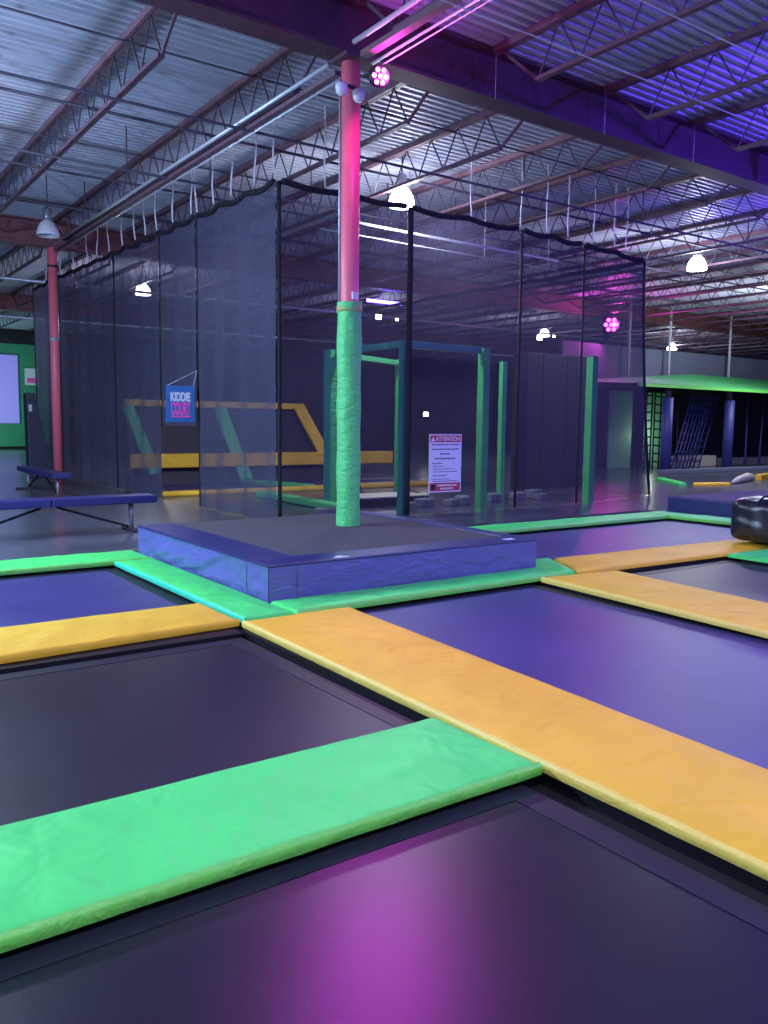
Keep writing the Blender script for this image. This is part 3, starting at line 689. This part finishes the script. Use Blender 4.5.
# ------------------------------------------------------------------ far right: canopy, posts, rope nets
t = thing('canopy', (27,17.5,2.9), 'green fabric canopy roof over the climbing nets at the far right', 'canopy')
MB().grid(40,6,lambda u,v:(21.5+15.5*u, 16.6+3.0*v, 2.86+(.18+.5*min(1,u*2.2))*v**1.3)).build('cloth', M['green_pad'], t)
MB().bar((21.5,16.58,2.80),(37,16.58,2.80),.06,.10).build('lit_edge_bar', M['green_trim'], t);  # lime colour paints the lit lower rim of the canopy
struct('wall_right_low', MB().box(22,45,20.2,20.4,3.2,4.45), M['wall_grey'])
struct('wall_right_dark', MB().box(22,45,20.2,20.4,0,3.2), M['dark_pad'])
for i, (x,y) in enumerate(((23.35,16.8),(27.1,16.95),(32.4,17.3))):
    t = thing('padded_post', (x,y,0), 'blue padded post under the green canopy, %s from the net' % ORD[i+1], 'post', 'blue posts under the canopy')
    MB().tube([(x,y,0),(x,y,2.45)], .17, 16).build('padding', M['blue_post'], t); MB().tube([(x,y,2.45),(x,y,2.84)], .09, 12).build('shaft', M['steel_dark'], t)
for i, (x,y) in enumerate(((25.2,19.9),(27.6,19.9),(31.6,19.9))):
    tag(MB().tube([(x,y,3.2),(x,y,6.1)], .05, 8).build('ceiling_pole', M['strap']), 'pale thin pole rising from the canopy to the roof, %s from the net' % ORD[i+1], 'pole', 'pale poles above the canopy')
def cargo(p0, p1, top, n, label, lean=0, m='rope', rows=9):
    a = Vector((*p0,0)); b = Vector((*p1,0)); mb = MB()
    for i in range(n+1):
        q = a+(b-a)*i/n; mb.tube([q+Vector((lean,0,0)), q+Vector((0,0,top))], .028, 6)
    for k in range(1,rows+1):
        z = top*k/(rows+.5); dy = lean*(1-z/top)
        mb.tube([a+Vector((dy,0,z-.02)), (a+b)/2+Vector((dy,0,z-.06)), b+Vector((dy,0,z))], .028, 6)
    return tag(mb.build('hanging_cargo_net', M[m]), label, 'climbing net', 'rope climbing nets under the canopy')
cargo((23.6,18.3),(24.55,18.3),2.75,3,'black rope cargo net before the green panel, left of the blue post')
cargo((25.1,18.6),(26.5,18.6),2.75,4,'black rope cargo net before the green panel, right of the blue post')
cargo((26.9,18.3),(28.2,18.3),2.8,6,'slanted violet rope ladder right of the cargo nets', -1.1, 'blue_post', 8)
cargo((28.4,18.6),(29.0,18.6),2.8,1,'narrow slanted violet rope ladder beside the second blue post', -1.1, 'blue_post', 10)
tag(MB().box(23.7,24.9,19.4,19.5,0,2.75).build('green_board', M['pale_green'], None, .02), 'green panel behind the left cargo net', 'panel', 'green panels behind the cargo nets')
tag(MB().box(25.7,26.9,19.4,19.5,0,2.75).build('green_board', M['pale_green'], None, .02), 'green panel behind the right cargo net', 'panel', 'green panels behind the cargo nets')
for i, (x0,x1) in enumerate(((30.3,30.0),(31.5,31.0))):
    tag(MB().tube([(x0,18.2,2.8),(x1,18.0,1.0),(x1,18.0,.1)], [.02,.03,.06], 8).build('hanging_rope', M['blue_post']), ('hanging rope right of the second blue post','hanging rope nearest the right edge under the canopy')[i], 'rope', 'hanging ropes under the canopy')
tag(MB().box(22.5,40,16.2,16.45,0,.14).build('floor_curb', M['wall_grey'], None, .02), 'grey carpeted curb in front of the climbing nets', 'curb')
tag(MB().box(26.5,29.5,18.9,19.3,0,.42).build('floor_beam', M['cream'], None, .03), 'low cream beam behind the slanted rope ladders', 'beam', None, 'thing')
tag(MB().box(30.0,36,18.9,19.3,0,.3).build('floor_beam', M['foam'], None, .03), 'low grey beam at the right edge under the canopy', 'beam', None, 'thing')
pad('floor_pad', ((18.6,12.95),(19.9,14.6),(20.1,14.5),(18.8,12.85)), M['green'], 'small green pad on the floor behind the right dark platform', z0=0, z1=.08, seed=20)
pad('floor_pad', ((18.85,12.7),(19.3,13.0),(20.3,12.55),(19.9,12.3)), M['yellow'], 'small yellow pad next to the green one behind the right platform', z0=0, z1=.06, seed=21)
tag(MB().tube([(20.4,12.55,.06),(21.0,12.75,.10),(22.0,13.1,.12),(22.6,13.3,.09)], [.04,.09,.12,.09], 12).build('floor_roll', M['cream']), 'long cream roll lying on the floor at the far right', 'roll')
pad('floor_pad', ((22.9,13.2),(25,13.6),(25,13.8),(22.9,13.4)), M['yellow'], 'yellow pad behind the cream roll at the right edge', z0=0, z1=.16, seed=22)

# ------------------------------------------------------------------ light
w = bpy.data.worlds.new('world'); scn.world = w; w.use_nodes = True
bg = w.node_tree.nodes['Background']; bg.inputs['Color'].default_value = (.36,.38,.95,1); bg.inputs['Strength'].default_value = .16
# the other high-bay lamps of the hall, outside the picture
for (x,y) in ((.2,11.9),(.2,-.8),(9,-.8),(18,-.8),(-8.6,-.8),(-8.6,12),(9,-12),(.2,-12),(18,25)):
    hall_lamp(x, y, .5 if x < 1 and y > 5 else .12)
VIO = (.16,.06,1.0)
point('violet_stage_light', (13.6,3.6,5.0), 800, (.12,.03,1.0), .12)
point('violet_stage_light', (10.5,-1.5,5.0), 420, VIO, .15)
point('violet_stage_light', (3.0,2.0,5.0), 120, VIO, .15)
point('violet_stage_light', (17.0,9.6,4.8), 70, VIO, .15)
point('cyan_stage_light', (-3.0,9.0,3.4), 1500, (.42,.66,1.0), .2)
point('pink_stage_light', (5.36,7.50,5.15), 30, (1.0,.05,.75), .06)
point('pink_stage_light', (5.36,7.45,5.17), 270, (.85,.04,1.0), .10, 'SPOT', (2.0,1.2,0), math.radians(75), .8)
point('blue_bar_light', (15.6,21.7,5.2), 40, (.08,.04,1.0), .2)
point('net_board_fill_light', (25.4,18.95,1.2), 16, (.9,1.0,.9), .1)  # added lamp without a fixture, brightens the boards behind the nets
point('pink_stage_light', (24.1,19.7,5.1), 500, (1.0,.06,.75), .12)
point('green_wall_light', (6.5,42,2.0), 260, (.5,1.0,.85), .2)
point('canopy_fill_light', (27,14.6,5.0), 420, (.85,.95,1.0), 1.2)  # fill added in mid-air to brighten the canopy

scn.view_settings.view_transform = 'Standard'; scn.view_settings.look = 'None'; scn.view_settings.gamma = 1
scn.view_settings.use_curve_mapping = False; scn.view_settings.exposure = .62
scn.cycles.transparent_max_bounces = 24; scn.cycles.max_bounces = 6; scn.cycles.use_denoising = True
scn.cycles.sample_clamp_indirect = 4
